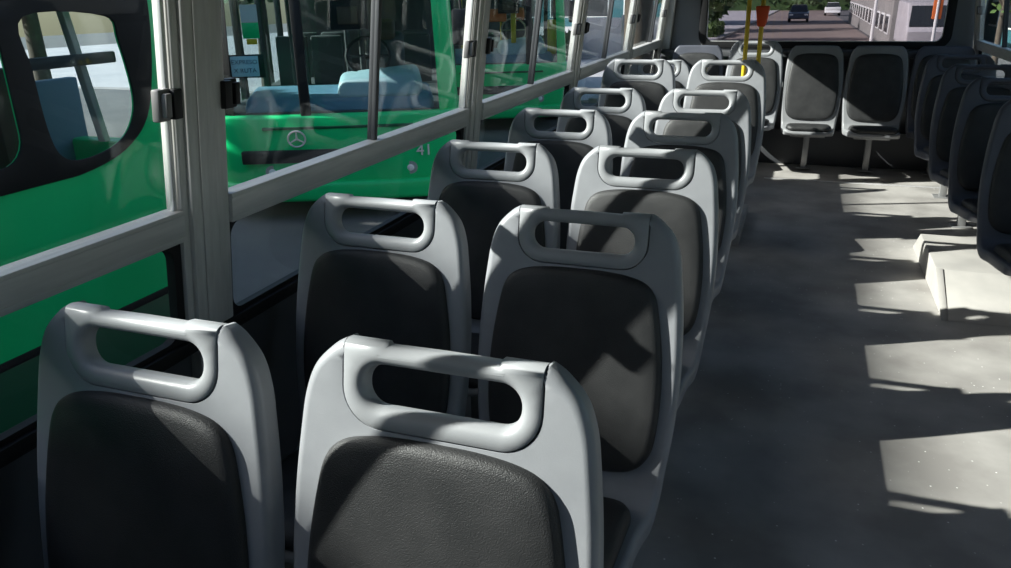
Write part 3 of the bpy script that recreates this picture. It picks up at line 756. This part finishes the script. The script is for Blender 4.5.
# ---------------------------------------------------------------- street traffic and furniture behind the bus
def car(loc, rz, m, label, van=False):
    t = empty('van' if van else 'car', (*loc, gz(loc[1]) + .012), rz, label, 'van' if van else 'car', None if van else 'cars following on the road')
    if van: prof = [(-2.2, .35), (2.2, .35), (2.25, .9), (1.85, 1.05), (1.35, 1.9), (-2.15, 1.95), (-2.25, 1.0)]; hw = .88
    else: prof = [(-2.05, .30), (2.05, .30), (2.12, .62), (1.95, .80), (1.05, .92), (-1.55, .98), (-2.05, .92), (-2.1, .6)]; hw = .86
    fm = lambda u, v, s: (s, u, v)
    obj('body', plate(catmull(prof, 3) if not van else prof, [], bevel_prof(.07, hw * 2, .07, 3, hw), fmap=fm), m, t)
    if not van:
        b = bmesh.new(); hexa(b, [(-.78, -1.5, .9), (.78, -1.5, .9), (.78, 1.15, .9), (-.78, 1.15, .9), (-.62, -1.05, 1.45), (.62, -1.05, 1.45), (.62, .35, 1.45), (-.62, .35, 1.45)], .05, 3); cb = obj('cabin', b, M['darkwin'], t)
        b = bmesh.new(); bx(b, -.60, .60, -1.0, .30, 1.43, 1.475, .02); obj('roof', b, m, cb)
    else:
        b = bmesh.new(); hexa(b, [(-.8, 1.88, 1.08), (.8, 1.88, 1.08), (.8, 1.80, 1.08), (-.8, 1.80, 1.08), (-.74, 1.46, 1.80), (.74, 1.46, 1.80), (.74, 1.38, 1.80), (-.74, 1.38, 1.80)]); obj('windscreen', b, M['darkwin'], t)
    for s in (-1, 1):
        for y in (-1.35, 1.35):
            b = bmesh.new(); tube(b, [(s * .66, y, .32), (s * .87, y, .32)], [.31, .31], 18); wh = obj('wheel', b, M['tyre'], t)
            b = bmesh.new(); tube(b, [(s * .86, y, .32), (s * .885, y, .32)], [.18, .15], 14); obj('hub', b, M['steel'], wh)
        b = bmesh.new(); bx(b, s * .62 - .16, s * .62 + .16, 2.0, 2.13, .58, .74, .03, 2); obj('headlight', b, M['lamp'], t)
    b = bmesh.new(); bx(b, -.38, .38, 2.05, 2.14, .38, .52, .02); obj('grille', b, M['black'], t)
    return t
car((-.55, 80), R(180), M['carblue'], 'dark car with pale headlights following on the road behind')
car((3.0, 106), R(0), M['white'], 'white car farther up the road, right of the dark car')
car((4.5, 36.0), R(180), M['pave'], 'white van at the right kerb behind the rear window', True)
def post(name, x, y, h, r, m, label, cat, arm=None):
    t = empty(name, (x, y, gz(y)), 0, label, cat)
    b = bmesh.new(); tube(b, [(0, 0, .02), (0, 0, h)], [r, r * .8], 12); obj('post', b, M[m], t)
    b = bmesh.new(); tube(b, [(0, 0, 0), (0, 0, .06)], [r * 2.2, r * 2], 12); obj('base', b, M['steel'], t)
    if arm:
        b = bmesh.new(); bx(b, *arm, .02); obj('banner', b, M['orange'], t)
    return t
post('lamp_post', 2.75, 38, 6, .07, 'white', 'slim white lamp post at the right edge of the road', 'lamp post')
post('banner_post', 3.62, 27, 3.4, .05, 'white', 'post with a tall orange banner at the right kerb', 'banner post', (-.13, .13, -.02, .02, 1.5, 3.3))
post('white_bollard', -3.9, 27, 1.5, .055, 'white', 'white bollard nearest the bus on the left kerb', 'bollard')
post('white_bollard', -3.7, 34, 1.7, .06, 'white', 'white bollard just left of the yellow poles, farther off', 'bollard')
# grey hoarding on the left side of the road
b = bmesh.new(); bx(b, -8.0, -4.55, 30.0, 30.12, gz(30) + .06, gz(30) + 1.55, .01)
t = empty('street_hoarding', (-6.2, 30, gz(30) + .06), 0, 'pale grey hoarding panel on the left pavement behind the bus', 'hoarding')
for v in b.verts: v.co -= Vector((-6.2, 30, gz(30) + .06))
obj('panel', b, M['pave'], t)
for x in (-7.9, -6.3, -4.7):
    b = bmesh.new(); bx(b, x - .04 + 6.2, x + .04 + 6.2, -.03, .15, 0, 1.58, .008); obj('post', b, M['steel'], t)
